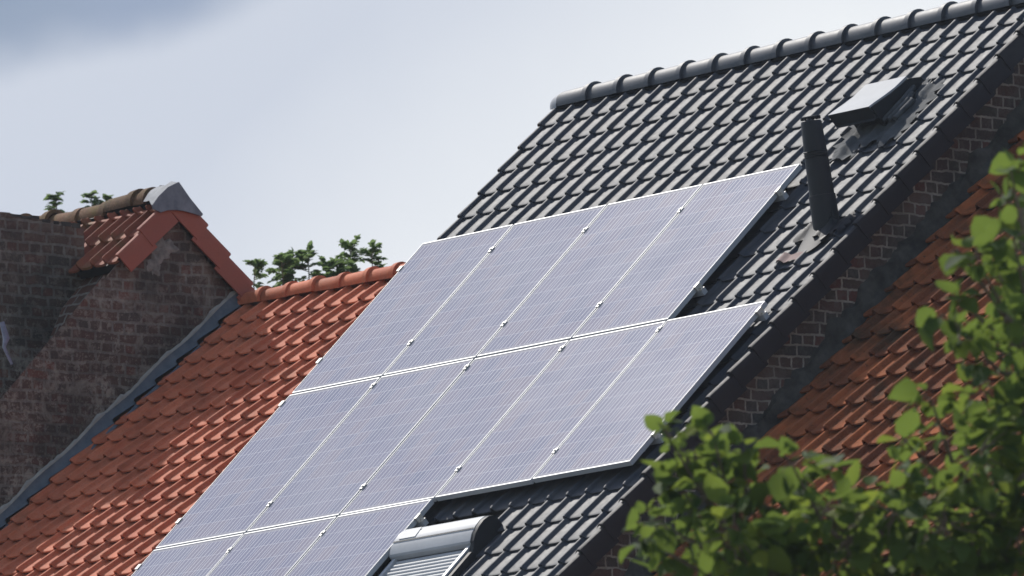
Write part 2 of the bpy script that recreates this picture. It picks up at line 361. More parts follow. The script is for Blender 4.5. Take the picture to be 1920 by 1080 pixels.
# ridge caps
def ridge_caps(parent, mat, x0, x1, pitch, ctr, dirv, rad, name='ridge_cap', flare=.02, collar=.05, jit=0, seg=14, rnd=R, squash=1.0):
    side = Vector((0, 0, 1)).cross(dirv).normalized(); upv = dirv.cross(side).normalized()
    if upv.z < 0: upv = -upv
    x = x0; k = 0
    while x < x1:
        L_ = min(pitch, x1-x); m = MB(); rows = [(-.04, rad-.012), (0, rad), (L_-collar-.012, rad+.006), (L_-collar, rad+flare), (L_, rad+flare*1.15), (L_+.002, rad-.004)]
        vs = []; dy = rnd.gauss(0, jit); dz = rnd.gauss(0, jit); tz = rnd.gauss(0, jit)
        for q, (t_, rr) in enumerate(rows):
            for a_ in range(seg+1):
                th = math.pi*(-.06 + 1.12*a_/seg)
                vs.append(ctr(x) + dirv*(t_) + side*(math.cos(th)*rr + dy) + upv*(math.sin(th)*rr*squash + dz + tz*t_/pitch))
        n = seg+1; fs = [(r_*n+a_, r_*n+a_+1, (r_+1)*n+a_+1, (r_+1)*n+a_) for r_ in range(len(rows)-1) for a_ in range(seg)]
        m.add(vs, fs, rnd.random()); m.build(name, mat, parent, smooth=40, fix=False); x += pitch; k += 1
    return
ridge_caps(house, M_capdark, -.03, XR+.05, .3445, lambda x: Vector((x, YR, ZR)), e, .098)
# rounded end cap at the left end of the ridge
m = MB(); vs = []; seg = 12
for k, (dx, rr) in enumerate(((.0, .100), (-.05, .097), (-.09, .082), (-.115, .055), (-.125, .02))):
    for a_ in range(seg+1):
        th = math.pi*(-.06+1.12*a_/seg); vs.append(Vector((-.03+dx, YR + math.cos(th)*rr, ZR + math.sin(th)*rr - .01)))
n = seg+1; m.add(vs, [(r_*n+a_, r_*n+a_+1, (r_+1)*n+a_+1, (r_+1)*n+a_) for r_ in range(4) for a_ in range(seg)]); m.build('ridge_end_cap', M_hood, house, smooth=50)
m = MB(); m.box(F, (XL+.02, RS-.02, HT-.02), (XR-.02, RS+.05, HT+.012)); m.build('ridge_seal', M_verge, house)

# roof window with a closed roller shutter
wx0, wx1, ws0, ws1 = 3.055, 3.865, 3.66, 4.86
win = MB(); win.box(F, (wx0-.10, ws0-.02, HT-.03), (wx1+.10, ws1+.06, HT-.015)); rw = win.build('roof_window', M_black, house)
m = MB(); arc = []
for (s_, h) in ((3.63, HT-.02), (3.632, -.045), (3.65, -.008), (3.68, .012), (3.73, .022), (3.79, .018), (3.85, .002), (3.893, -.022), (3.902, -.035), (3.902, -.07), (3.85, HT-.02)): arc.append((s_, h))
m.extrude(arc, lambda s_, h: F(wx0-.02, s_, h), lambda s_, h: F(wx1+.015, s_, h)); m.build('shutter_box', M_shut, rw, smooth=25)
m = MB(); m.extrude([(s_, h) for s_, h in arc[:-2]] + [(3.96, -.075), (3.96, HT-.02), (3.60, HT-.02)], lambda s_, h: F(wx1+.016, s_, h-.003), lambda s_, h: F(wx1+.05, s_, h-.006)); m.build('box_end', M_black, rw, smooth=25)
m = MB(); m.extrude([(3.70, .0235), (3.70, .028), (3.79, .0225), (3.79, .018)], lambda s_, h: F(wx0+.03, s_, h), lambda s_, h: F(wx0+.20, s_, h)); m.build('solar_strip', M_shut, rw)
m = MB(); m.extrude([(3.805, .0195), (3.811, .0185), (3.811, .0160), (3.805, .0165)], lambda s_, h: F(wx0-.018, s_, h), lambda s_, h: F(wx1+.012, s_, h)); m.build('box_seam', M_black, rw)
sh = MB(); vs = []; fs = []
prs = []
ns_ = 24
for k in range(ns_):
    s_ = 3.905 + k*.039
    prs += [(s_, -.084), (s_+.003, -.074), (s_+.012, -.067), (s_+.024, -.067), (s_+.034, -.074), (s_+.037, -.084)]
for (s_, h) in prs: vs += [F(wx0+.03, s_, h), F(wx1-.03, s_, h)]
fs = [(2*i, 2*i+1, 2*i+3, 2*i+2) for i in range(len(prs)-1)]
sh.add(vs, fs); sh.build('shutter', M_shut, rw, smooth=50)
for x_, w_ in ((wx0, .032), (wx1-.032, .032)):
    m = MB(); m.box(F, (x_, 3.885, HT-.02), (x_+w_, ws1, -.052)); m.build('side_rail', M_alu, rw, bevel=.003)
m = MB(); m.box(F, (wx0-.03, 3.9, HT-.03), (wx0-.002, ws1+.02, -.064)); m.box(F, (wx1+.002, 3.96, HT-.03), (wx1+.05, ws1+.02, -.066)); m.box(F, (wx0, ws1, HT-.03), (wx1, ws1+.03, -.06)); m.build('window_frame', M_black, rw)

# vent pipe
pb = Vector((4.79316, -.44603, -.56060+GZ)); pax = Vector((.0, -.105, .70))
m = MB(); P_ = lambda t: pb + pax*t
m.tube([P_(-.12), P_(.30), P_(.302)], [.092, .090, .085], 24); 
m.tube([P_(.295), P_(.66), P_(.985), P_(1.0)], [.084, .079, .070, .066], 24)
for t_ in (.66, .685, .71): m.tube([P_(t_-.006), P_(t_), P_(t_+.006)], [.077, .0845, .077], 24)
pipe = m.build('vent_pipe', M_black, house, smooth=35)
pipe['label'] = 'tall black plastic vent pipe leaning out of the dark tiles'
m = MB()
for k in range(14):
    a_ = 2*math.pi*k/14; x_ = pax.normalized().orthogonal().normalized(); y_ = pax.normalized().cross(x_)
    c_ = P_(1.012) + (x_*math.cos(a_) + y_*math.sin(a_))*.060
    m.tube([c_, c_ + pax.normalized()*.018], .008, 6)
m.tube([P_(1.03), P_(1.042), P_(1.045)], [.068, .067, .050], 20)
m.build('pipe_cap', M_black, pipe, smooth=35)
m = MB(); base = []
pbx, pbs = pb.x, (pb-O0).dot(sl)
seg = 24; rows = []
for k, (tt, ra, rb, ds) in enumerate(((0, .125, .20, .07), (.25, .112, .16, .05), (.55, .095, .12, .03), (.85, .082, .090, .01), (1.0, .078, .078, 0))):
    row = []
    for a_ in range(seg):
        th = 2*math.pi*a_/seg
        bp = F(pbx + math.cos(th)*ra, pbs + ds + math.sin(th)*rb + .03, HT+.015)
        tp = P_(.24) + Vector((math.cos(th)*.090, 0, 0)) - sl.cross(Vector((1, 0, 0))).normalized()*0 + (pax.normalized().cross(Vector((1, 0, 0))).normalized()*-math.sin(th)*-.090)
        row.append(bp.lerp(tp, tt))
    rows += row
m.add(rows, [(r_*seg+a_, r_*seg+(a_+1) % seg, (r_+1)*seg+(a_+1) % seg, (r_+1)*seg+a_) for r_ in range(4) for a_ in range(seg)])
m.build('pipe_boot', M_black, pipe, smooth=60)
def apron(x0, x1, s0, s1, mat, parent, name, hgt=.035, nx=26, ny=10, seed=3, edge=.02, base_h=HT):
    # thin dressed sheet that follows the tiles' rolls
    r_ = random.Random(seed); m = MB(); vs = []
    for j in range(ny+1):
        for i in range(nx+1):
            x_ = x0 + (x1-x0)*i/nx; s_ = s0 + (s1-s0)*j/ny
            u = ((x_-XL) % PX); hh = max(0, .024*math.cos(min(1, abs(u-.015)/.055)*math.pi/2)) if u < .07 else 0
            cs = ((s_-RS+.02) % PS)/PS
            jx = math.sin(j*2.1+seed)*edge if i in (0, nx) else 0
            js = math.sin(i*1.3+seed)*edge + math.sin(i*.5)*edge if j in (0, ny) else 0
            vs.append(F(x_ + jx, s_ + js, base_h + hh + cs*.016 + .010 + r_.uniform(0, .004)))
    n = nx+1; m.add(vs, [(j*n+i, j*n+i+1, (j+1)*n+i+1, (j+1)*n+i) for j in range(ny) for i in range(nx)])
    return m.build(name, mat, parent, smooth=60)
apron(4.60, 5.06, pbs-.06, pbs+.15, M_verge, pipe, 'pipe_flashing', seed=5)
apron(4.60, 4.80, pbs+.28, pbs+.37, M_pink, pipe, 'flashing_patch', seed=2, nx=10, ny=4, edge=.006)

# roof ventilation hood
m = MB(); hx0, hx1 = 4.09, 4.505
hp = [(-.385, .100), (-.45, .088), (-.55, .066), (-.66, .046), (-.80, .034)]
top_ = hp; low_ = [(-.80, .016), (-.66, .03), (-.55, .048), (-.45, .07), (-.39, .085)]
m.extrude(top_ + low_, lambda s_, h: F(hx0, s_, h), lambda s_, h: F(hx1, s_, h)); hood = m.build('roof_vent', M_hood, house, smooth=25)
hood['label'] = 'low grey metal ventilation hood near the top of the dark roof'
m = MB(); m.extrude([(-.384, .098), (-.384, .004), (-.36, .0), (-.42, -.01), (-.44, .060)], lambda s_, h: F(hx0+.002, s_, h), lambda s_, h: F(hx1-.002, s_, h)); m.build('vent_front', M_black, hood)
m = MB(); m.extrude([(-.40, .088), (-.40, .0), (-.42, HT), (-.84, HT), (-.90, -.05), (-.80, .015), (-.6, .045)], lambda s_, h: F(hx1-.035, s_, h), lambda s_, h: F(hx1+.004, s_, h-.004)); m.build('vent_side', M_black, hood)
m = MB(); m.box(F, (hx0+.06, -.82, HT-.02), (hx1-.04, -.47, .01)); m.build('vent_box', M_black, hood, bevel=.01)
apron(4.10, 4.78, -.86, -.22, M_soft, hood, 'vent_flashing', seed=9, nx=34, ny=18, edge=.045)
apron(4.16, 4.40, -.30, -.10, M_soft, hood, 'vent_flashing', seed=4, nx=12, ny=6, edge=.02)
m = MB()
for k in range(3):
    m.tube([F(4.50+k*.05, -.80+k*.08, HT+.05), F(4.56+k*.04, -.62, HT+.075-.01*k), F(4.50+.06*k, -.42, HT+.06)], .020, 8)
m.build('sealing_fold', M_soft, hood, smooth=60)

# ------------------------------------------------------------------ solar panels and rails
PW, PH, CP, RP = .992, 1.650, 1.012, 1.670
fr = MB(); FT = .036; FB = .006; FH = .012
loc = lambda x, y, z: Vector((x, y, z))
fr.box(loc, (0, 0, -FT), (PW, FH, 0)); fr.box(loc, (0, PH-FH, -FT), (PW, PH, 0))
fr.box(loc, (0, FH, -FT), (FB, PH-FH, 0)); fr.box(loc, (PW-FB, FH, -FT), (PW, PH-FH, 0))
gl = MB(); gl.box(loc, (FB, FH, -.008), (PW-FB, PH-FH, -.0025))
posn = [['upper left corner', 'second from left', 'third from left', 'rightmost beside the vent pipe'],
        ['at the left end', 'second from left', 'in the middle', 'fourth from left', 'at the right end'],
        ['leftmost, cut by the photo edge', 'between two others', 'beside the roof window']]
rown = ['top row', 'middle row', 'bottom row']
proto = None
mesh_f = mesh_g = None
for row, cols in enumerate((4, 5, 3)):
    for c in range(cols):
        o = bpy.data.objects.new('solar_panel', None); COL.objects.link(o); o.empty_display_size = .2
        jx, jy, jz = R.gauss(0, .0012), R.gauss(0, .0015), R.gauss(0, .0015)
        Mx = Matrix((e, sl, -nn)).transposed()                # local x along the ridge, y down the slope
        Mx = Matrix((e, sl, e.cross(sl))).transposed().to_4x4(); Mx.translation = F(c*CP + .010*0 + jx, row*RP + jy, jz)
        o.matrix_world = Mx
        tag(o, 'solar panel in the %s of the array, %s' % (rown[row], posn[row][c]), 'solar panel', 'solar panels on the dark roof')
        flip = -1 if e.cross(sl).z < 0 else 1
        if mesh_f is None:
            for mbx in (fr, gl):
                mbx.v = [(x, y, z*flip) for x, y, z in mbx.v]
            a = fr.build('panel_frame', M_alu, None, bevel=.0012); b = gl.build('cell_glass', M_cell, None)
            mesh_f, mesh_g = a.data, b.data; a.parent = o; b.parent = o
        else:
            for nm, me in (('panel_frame', mesh_f), ('cell_glass', mesh_g)):
                q = bpy.data.objects.new(nm, me); COL.objects.link(q); q.parent = o
rails = [(.285, 4, 'upper rail under the top row'), (1.300, 4, 'lower rail under the top row'), (1.765, 5, 'upper rail under the middle row'),
         (3.030, 5, 'lower rail under the middle row'), (3.520, 3, 'upper rail under the bottom row'), (4.70, 3, 'lower rail under the bottom row')]
for s_, nc, lab in rails:
    t = thing('mounting_rail', 'aluminium %s of solar panels, its end poking out' % lab if s_ < 4 else 'aluminium %s of solar panels, below the photo edge' % lab, 'mounting rail', F(0, s_, -.06), 'rails that carry the solar panels')
    m = MB(); m.box(F, (-.03, s_-.02, -.036-.040), (nc*CP+.025, s_+.02, -.0375)); m.build('rail', M_alu, t)
    for c in range(nc+1):
        x_ = c*CP - .010; m = MB()
        if 0 < c < nc:
            m.box(F, (x_-.014, s_-.026, -.002), (x_+.014, s_+.026, .006)); m.tube([F(x_, s_, .004), F(x_, s_, .013)], .008, 8)
        elif c == 0: m.box(F, (-.022, s_-.026, -.04), (.010, s_+.026, .006))
        else:
            m.box(F, (x_-.010, s_-.028, .0005), (x_+.012, s_+.028, .006)); m.box(F, (x_+.006, s_-.028, -.034), (x_+.012, s_+.028, .0005))
            m.tube([F(x_+.02, s_, -.038), F(x_+.02, s_, -.020)], .009, 8); m.box(F, (x_+.002, s_-.018, -.0365), (x_+.04, s_+.018, -.030))
        m.build('clamp', M_clamp, t)
    for c in range(nc):
        for dx in (.25, .82) if c == nc-1 else (.5,):
            x_ = c*CP + dx; m = MB(); m.box(F, (x_-.015, s_+.021, HT), (x_+.015, s_+.027, -.045)); m.box(F, (x_-.015, s_-.12, HT+.004), (x_+.015, s_+.02, HT+.010)); m.build('roof_hook', M_alu, t)

# ------------------------------------------------------------------ orange house
XW = -3.5
Pf = Vector((XW, 1.05893, .07353+GZ)); Pf2 = Vector((XW, -1.11918, -1.64245+GZ))
e2 = Vector((math.cos(math.radians(5)), math.sin(math.radians(5)), 0)); n2_ = e2.cross(Pf2-Pf).normalized()
if n2_.z < 0: n2_ = -n2_
s2 = n2_.cross(e2).normalized()
if s2.z > 0: s2 = -s2
F2, _n = frame(Pf, e2, s2)
oh = thing('orange_tiled_house', 'lower neighbour house with smooth orange clay tile roof, left of the panels', 'house', (-1.7, 0, 0))
prof_or = [(-.006, .008), (.0, .024), (.005, .029), (.013, .030), (.021, .027), (.027, .016), (.032, .004), (.039, -.002), (.075, -.004), (.115, -.004), (.145, -.002), (.165, .002), (.176, .006)]
PO, QO = .1765, .2505
def skip_or(x, s):
    p = F2(x, s, 0); return p.x < XW-.06 or p.x > .15
def F2c(x, s, h):
    p = F2(x, s, h); lim = XW + .058
    return p + e2*((lim-p.x)/e2.x) if p.x < lim else p
mb = MB(); tile_field(mb, lambda x, s, h: F2c(x, s, h-.030), .09-4*PO, 26, PO, -.005-.002, 25, QO, prof_or, .031, thick=.011, jit=.0018, skip=skip_or)
mb.build('roof_tiles', M_orange, oh, smooth=32)
mb = MB(); mb.box(F2, (-.15, -.03, -.12), (3.6, 6.2, -.068)); mb.build('roof_deck', M_verge, oh)
rc = F2(0, -.085, -.035)
ridge_caps(oh, M_orange, -.02, 3.45, .284, lambda x: rc + e2*x, e2, .082, flare=.020, collar=.045, jit=.002)
# rear slope
sb2 = Vector((-s2.x, -s2.y, s2.z)); rr_ = F2(0, -.14, -.03)
Fr2, _ = frame(rr_, e2, sb2)
mb = MB(); tile_field(mb, lambda x, s, h: Fr2(x, s, h-.03), -.2, 21, PO, .04, 24, QO, prof_or, .031, thick=.011, jit=.0018); mb.build('rear_roof_tiles', M_orange, oh, smooth=32)
ef = F2(0, 5.9, -.12)
def qwall(mb_, pts): # vertical prism from a ground polygon given as (x, y, z top)
    n = len(pts); vs = [Vector((x, y, 0)) for x, y, z in pts] + [Vector((x, y, z)) for x, y, z in pts]
    mb_.add(vs, [tuple(range(n-1, -1, -1)), tuple(range(n, 2*n))] + [(i, (i+1) % n, n+(i+1) % n, n+i) for i in range(n)])
fa, fb2 = F2(.05, 5.9, -.13), F2(3.55, 5.9, -.13); ra, rb = F2(.05, -.05, -.13), F2(3.55, -.05, -.13); ba, bb = Fr2(.05, 5.6, -.13), Fr2(3.55, 5.6, -.13)
mb = MB(); vs = [Vector((p.x, p.y, 0)) for p in (fa, fb2, bb, ba)] + [fa, fb2, bb, ba, ra, rb]
mb.add(vs, [(0, 1, 5, 4), (2, 3, 7, 6), (1, 2, 6, 9, 5), (3, 0, 4, 8, 7), (4, 5, 9, 8), (8, 9, 6, 7), (3, 2, 1, 0)])
mb.build('brick_wall', M_brickS, oh)
mb = MB(); mb.tube([F2(-.05, 6.27, -.10), F2(3.6, 6.27, -.10)], .06, 10); mb.build('gutter', M_zinc, oh, smooth=40)
# zinc step flashing against the gable wall, with a lime mortar fillet on top
Lf = (Pf2-Pf).normalized(); r5 = random.Random(5)
m = MB(); vs = []; nseg = 60; fs = []
for k in range(nseg+1):
    p = Pf + Lf*(-.02 + 6.3*k/nseg); w = r5.uniform(-.004, .004)
    up_ = .098 + r5.uniform(-.006, .006) + .010*math.sin(k*.9)
    vs += [p + Vector((.004, 0, up_)), p + Vector((.020+w, 0, up_-.004)), p + Vector((.030+w, 0, .02)), p + Vector((.056+w, 0, -.012)), p + Vector((.074+w*.4, 0, -.040))]
for k in range(nseg): fs += [(k*5+q, k*5+q+1, k*5+q+6, k*5+q+5) for q in range(4)]
m.add(vs, fs); m.build('zinc_flashing', M_zinc, oh, smooth=40)
m = MB(); vs = []; fs = []
for k in range(161):
    p = Pf + Lf*(-.02 + 6.3*k/160); up_ = .098 + .010*math.sin(k*.34)
    w = .006 + abs(r5.gauss(0, .006)) + (.02*max(0, math.sin(k*.9+1))*(.3 + .7*(math.sin(k*.21) > .3)))
    vs += [p + Vector((.002, 0, up_ - .006)), p + Vector((.024, 0, up_ - .004)), p + Vector((.020, 0, up_ + w*.7)), p + Vector((.002, 0, up_ + w + .006))]
for k in range(160): fs += [(k*4+q, k*4+(q+1) % 4, k*4+4+(q+1) % 4, k*4+4+q) for q in range(4)]
m.add(vs, fs); m.build('mortar_fillet', M_lime, oh, smooth=30)

# ------------------------------------------------------------------ left house with the sooty gable
lh = thing('mossy_ridged_house', 'old house behind its sooty brick gable, mossy ridge and lead peak cap', 'house', (-6, 0, 0))
PK = Vector((XW, .511, .905+GZ)); s45 = math.sqrt(.5)
yf_ = -2.35; yb_ = 3.3
wallp = [(yf_, 0), (yf_, PK.z-.04-(PK.y-yf_)), (-.12, PK.z-.04-(PK.y+.12)), (-.12, PK.z-.075-(PK.y+.12)), (PK.y, PK.z-.075), (yb_, PK.z-.075-(yb_-PK.y)), (yb_, 0)]
def bare(y, z, x, dz):
    return Vector((x, y, z - (dz if (y < -.11 and z > 1) else 0)))
m = MB(); m.extrude(wallp, lambda y, z: bare(y, z, XW-.11, .32), lambda y, z: Vector((XW, y, z))); gw = m.build('gable_wall', M_brickL, lh)
m = MB(); m.extrude([(yf_+.05, 0), (yf_+.05, PK.z-2.2-(PK.y-yf_-.05)), (-.1, PK.z-.85), (PK.y, PK.z-.2), (yb_-.05, PK.z-.2-(yb_-.05-PK.y)), (yb_-.05, 0)], lambda y, z: Vector((XW-8, y, z)), lambda y, z: Vector((XW-.11, y, z))); m.build('brick_body', M_brickS, lh)
sfL = Vector((0, -s45, -s45)); FL, nL = frame(Vector((XW, PK.y, PK.z)), e, sfL)
sbL = Vector((0, s45, -s45)); FLb, nLb = frame(Vector((XW, PK.y, PK.z)), e, sbL)
prof_l = [(-.006, .020), (0, .042), (.003, .046), (.008, .045), (.012, .022), (.018, .0), (.080, -.006), (.110, -.006), (.138, .0), (.154, .006)]
mb = MB(); tile_field(mb, lambda x, s, h: FL(x, max(s, .04), h-.052 if s > .04 else -.10), .045-.155*51, 51, .155, -.085, 3, .29, prof_l, .034, jit=.004, thick=.018)
mb.build('roof_tiles', M_leftred, lh, smooth=45)
mb = MB(); tile_field(mb, lambda x, s, h: FLb(x, s, h-.045), .045-.155*51, 51, .155, .06, 13, .283, prof_l, .034, jit=.004, thick=.018)
mb.build('rear_roof_tiles', M_leftred, lh, smooth=45)
m = MB(); m.box(FL, (-8, .02, -.14), (-.06, .74, -.075)); m.box(FLb, (-8, .02, -.14), (.0, 3.7, -.075)); m.build('roof_deck', M_verge, lh)
rl = random.Random(21)
for j in range(2):
    a_ = .205+j*.283
    verge_tile(FL, XW*0+.045, a_+.0, a_+.283, 1, .150, .022, M_rverge, lh, roll=.020, width=.05, hb=-.02, rv=rl.random())
for j in range(12):
    a_ = .10+j*.283
    verge_tile(FLb, XW*0+.040, a_+.0, a_+.283, 1, .150, .020, M_rverge, lh, roll=.018, width=.05, hb=-.012, rv=rl.random())
ridge_caps(lh, M_moss, 0.0, 7.5, .35, lambda x: Vector((XW-.08-7.5+x-.12, PK.y, PK.z-.075)), e, .088, flare=.022, collar=.07, jit=.008, rnd=rl)
# lead cap folded over the peak
m = MB()
tri = [(-.245, -.150), (-.19, -.085), (-.10, -.01), (-.004, .034), (.004, .034), (.10, -.075), (.215, -.185), (.205, -.200), (.05, -.175), (-.02, -.172), (-.10, -.178), (-.17, -.200), (-.235, -.180)]
m.extrude(tri, lambda y, z: Vector((XW+.084, PK.y+y, PK.z+z)), lambda y, z: Vector((XW+.070, PK.y+y, PK.z+z)))
lead = m.build('lead_cap', M_cap, lh, smooth=30)
m = MB(); vs = []; rows = []
outl = [(-.245, -.150), (-.19, -.085), (-.10, -.010), (-.004, .034), (.004, .034), (.10, -.075), (.215, -.185)]
for k, dx in enumerate((.072, .0, -.08, -.16)):
    for i, (y, z) in enumerate(outl):
        sh_ = 1 - .14*k; wz = .012*math.sin(i*2.2+k*1.7)*(k > 0)
        vs.append(Vector((XW+dx + .02*math.sin(i*1.9)*(k == 3), PK.y + y*sh_, PK.z + z*sh_ + wz + (.012 if k else 0))))
n = len(outl); m.add(vs, [(r_*n+i, r_*n+i+1, (r_+1)*n+i+1, (r_+1)*n+i) for r_ in range(3) for i in range(n-1)]); m.build('lead_fold', M_cap, lead, smooth=60)
# white smear of old render near the peak, wall bracket at the far left
r6 = random.Random(6)
def smear(cy, cz, ry, rz, name, mat, seedv, x_=XW+.002, th=.010):
    rr = random.Random(seedv); m = MB(); vs = [Vector((x_+th, cy, cz+GZ))]; K = 34
    for rg in (1, 2, 3):
        for k in range(K):
            a_ = 2*math.pi*k/K; q = (rg/3)*(1 + .22*math.sin(3*a_+seedv)+.16*math.sin(7*a_+seedv*2) + rr.uniform(-.12, .12))
            vs.append(Vector((x_ + (th*rr.uniform(.5, 1) if rg < 3 else -.004), cy+math.cos(a_)*ry*q, cz+math.sin(a_)*rz*q+GZ)))
    fs = [(0, 1+k, 1+(k+1) % K) for k in range(K)] + [(1+r_*K+k, 1+(r_+1)*K+k, 1+(r_+1)*K+(k+1) % K, 1+r_*K+(k+1) % K) for r_ in range(2) for k in range(K)]
    m.add(vs, fs); return m.build(name, mat, lh, smooth=30)
smear(.41, .46, .12, .10, 'render_patch', M_oldr, 1); smear(.33, .33, .06, .08, 'render_patch', M_oldr, 4)
m = MB(); m.tube([Vector((XW+.03, -1.08, -.18+GZ)), Vector((XW+.04, -1.05, -.30+GZ)), Vector((XW+.03, -1.065, -.36+GZ)), Vector((XW+.03, -1.00, -.48+GZ))], [.018, .024, .013, .010], 8); m.build('wall_strap', M_strap, lh, smooth=50)
# tall brick stack rising out of the front slope
bk = thing('brick_stack', 'weathered brick wall stub standing above the eave of the mossy house', 'wall', (-4.4, -1, 0))
r7 = random.Random(17)
tops = [(.119, .655), (.08, .668), (.0, .676), (-.10, .69), (-.22, .70), (-.30, .695), (-.42, .712), (-.55, .722), (-.72, .728)]
m = MB(); poly = [(-.72, .0)] + [(y, z+GZ) for y, z in reversed(tops)] + [(.119, .0)]
m.extrude(poly, lambda y, z: Vector((-4.05, y, z)), lambda y, z: Vector((-4.55, y, z))); m.build('brick_body', M_brickL, bk)
m = MB()
for k in range(9):
    y = .05 - k*.09; z = .665 + .10*min(1, k*.09/.9)*.7
    w = r7.uniform(.05, .10); hgt = r7.uniform(.008, .03)
    m.box(loc, (-4.54, y-w/2, z+GZ-.01), (-4.056+r7.uniform(0, .012), y+w/2, z+GZ+hgt), r7.random())
m.build('crumbled_top', M_mortar, bk, bevel=.006)

# ------------------------------------------------------------------ right house
rh = thing('red_tiled_house', 'lower house on the right with weathered, lichen-stained red tile roof', 'house', (8, -1, 0))
HR = -.55
prof_r = [(-.007, .006), (.0, .026), (.006, .034), (.016, .036), (.026, .032), (.034, .016), (.041, .0), (.085, -.004), (.115, -.004), (.150, -.001), (.178, .002), (.190, .005)]
mb = MB(); tile_field(mb, lambda x, s, h: F(x, s, h+HR-.02), 5.12, 42, .191, -1.42, 28, .262, prof_r, .034, thick=.012, jit=.0055)
mb.build('roof_tiles', M_red, rh, smooth=32)
mb = MB(); mb.box(F, (5.16, -1.42, HR-.12), (13.1, 5.85, HR-.065)); mb.build('roof_deck', M_verge, rh)
yt = F(0, -1.42, HR).y; zt = F(0, -1.42, HR).z; fe = F(0, 5.7, HR-.12); yrr = yt+.06
Frb, _ = frame(Vector((0, 2*yrr, GZ)), e, sb)
mb = MB(); tile_field(mb, lambda x, s, h: Frb(x, s, h+HR-.02), 5.16, 42, .191, -1.42, 28, .262, prof_r, .034, thick=.02, jit=.004); mb.build('rear_roof_tiles', M_red, rh, smooth=32)
ridge_caps(rh, M_red, 5.16, 13.2, .34, lambda x: Vector((x, yrr, zt-.03)), e, .095, jit=.004)
gable_body(5.16, 13.0, fe.y, fe.z, yrr, fe.z+(yrr-fe.y)*math.tan(AL), 2*yrr-fe.y, fe.z).build('brick_wall', M_brickS, rh)
mb = MB(); q = F(0, 5.95, HR-.10); mb.tube([Vector((5.2, q.y, q.z)), Vector((13.1, q.y, q.z))], .06, 10); mb.build('gutter', M_zinc, rh, smooth=40)
# rough cement fillet where the red roof meets the gable
m = MB(); vs = []; K = 170; r8 = random.Random(8)
amp = 0
for k in range(K+1):
    s_ = -1.45 + 7.1*k/K; amp = amp*.7 + r8.gauss(0, .010)
    vs += [F(5.128, s_, -.445+amp*1.3), F(5.146+r8.uniform(0, .006), s_, -.455+amp*1.1), F(5.166+r8.uniform(0, .008), s_, -.47+r8.uniform(-.006, .006)),
           F(5.172+r8.uniform(-.006, .010), s_, -.520), F(5.188+amp*.6+r8.uniform(-.006, .010), s_, -.54), F(5.205+amp*.6, s_, -.575)]
m.add(vs, [(k*6+q_, k*6+q_+1, k*6+q_+7, k*6+q_+6) for k in range(K) for q_ in range(5)]); m.build('cement_fillet', M_mortar, rh, smooth=50)

# ------------------------------------------------------------------ trees
def leaf(mb, c, d, up_, size, rnd, val):
    d = d.normalized(); sd_ = d.cross(up_)
    if sd_.length < 1e-3: sd_ = d.orthogonal()
    sd_.normalize(); nrm = sd_.cross(d); w = size*rnd.uniform(.38, .50); cu = rnd.uniform(-.12, .22)*size; fo = rnd.uniform(.05, .22)*size
    P = [c, c + d*size*.12 + sd_*w*.72 + nrm*fo*.6, c + d*size*.42 + sd_*w + nrm*fo, c + d*size*.76 + sd_*w*.62 + nrm*(fo*.6 - cu*.6), c + d*size - nrm*cu*1.4,
         c + d*size*.76 - sd_*w*.62 + nrm*(fo*.6 - cu*.6), c + d*size*.42 - sd_*w + nrm*fo, c + d*size*.12 - sd_*w*.72 + nrm*fo*.6, c + d*size*.42, c + d*size*.76 - nrm*cu*.6]
    mb.add(P, [(0, 1, 2, 8), (8, 2, 3, 9), (9, 3, 4), (0, 8, 6, 7), (8, 9, 5, 6), (9, 4, 5)], val)
def rv(rnd): 
    while True:
        v = Vector((rnd.uniform(-1, 1), rnd.uniform(-1, 1), rnd.uniform(-1, 1)))
        if .01 < v.length < 1: return v
rt = random.Random(11)
DT = 48.0
tr = thing('broadleaf_tree', 'blurred leafy green tree in the near right corner, in front of the roofs', 'tree', at(1790, 1500, DT+1.0)*1.0)
base_t = at(1790, 1500, DT+1.0); base_t.z = 0
tr.matrix_world = Matrix.Translation(base_t); tr.location = base_t
cl = [(1248, 812, 26), (1285, 850, 42), (1335, 812, 22), (1345, 860, 44), (1395, 850, 40), (1268, 905, 40), (1330, 930, 62), (1225, 975, 34), (1212, 1012, 26), (1265, 1010, 62),
      (1405, 915, 48), (1450, 960, 58), (1375, 1005, 80), (1470, 1030, 85), (1485, 872, 30), (1500, 915, 36), (1555, 880, 14), (1545, 955, 52), (1585, 1010, 85), (1625, 930, 36), (1692, 885, 34), (1700, 830, 22),
      (1680, 960, 62), (1745, 905, 62), (1700, 1030, 95), (1775, 985, 90), (1745, 748, 26), (1790, 800, 45), (1835, 850, 75), (1860, 930, 90), (1850, 1030, 100), (1905, 985, 80),
      (1765, 590, 22), (1800, 625, 30), (1795, 560, 14), (1835, 660, 36), (1880, 640, 46), (1850, 735, 46), (1905, 735, 60), (1895, 815, 60), (1905, 560, 44), (1875, 520, 26),
      (1795, 468, 20), (1830, 482, 24), (1870, 470, 24), (1900, 440, 34), (1895, 380, 26), (1895, 320, 20), (1912, 300, 16), (1925, 500, 44), (1888, 590, 30), (1950, 640, 70), (1960, 760, 80), (1970, 900, 90), (1965, 420, 50), (1960, 300, 30),
      (1300, 1080, 90), (1430, 1110, 100), (1600, 1120, 110), (1780, 1120, 110), (1930, 1110, 110), (2040, 1000, 120), (2050, 820, 100), (2030, 640, 80), (1350, 1190, 110), (1550, 1230, 130), (1780, 1240, 140), (2000, 1220, 140), (2120, 1080, 120)]
lf = MB(); br = MB(); PXM = DT/FPX
trunk_top = at(1780, 1270, DT+.8)
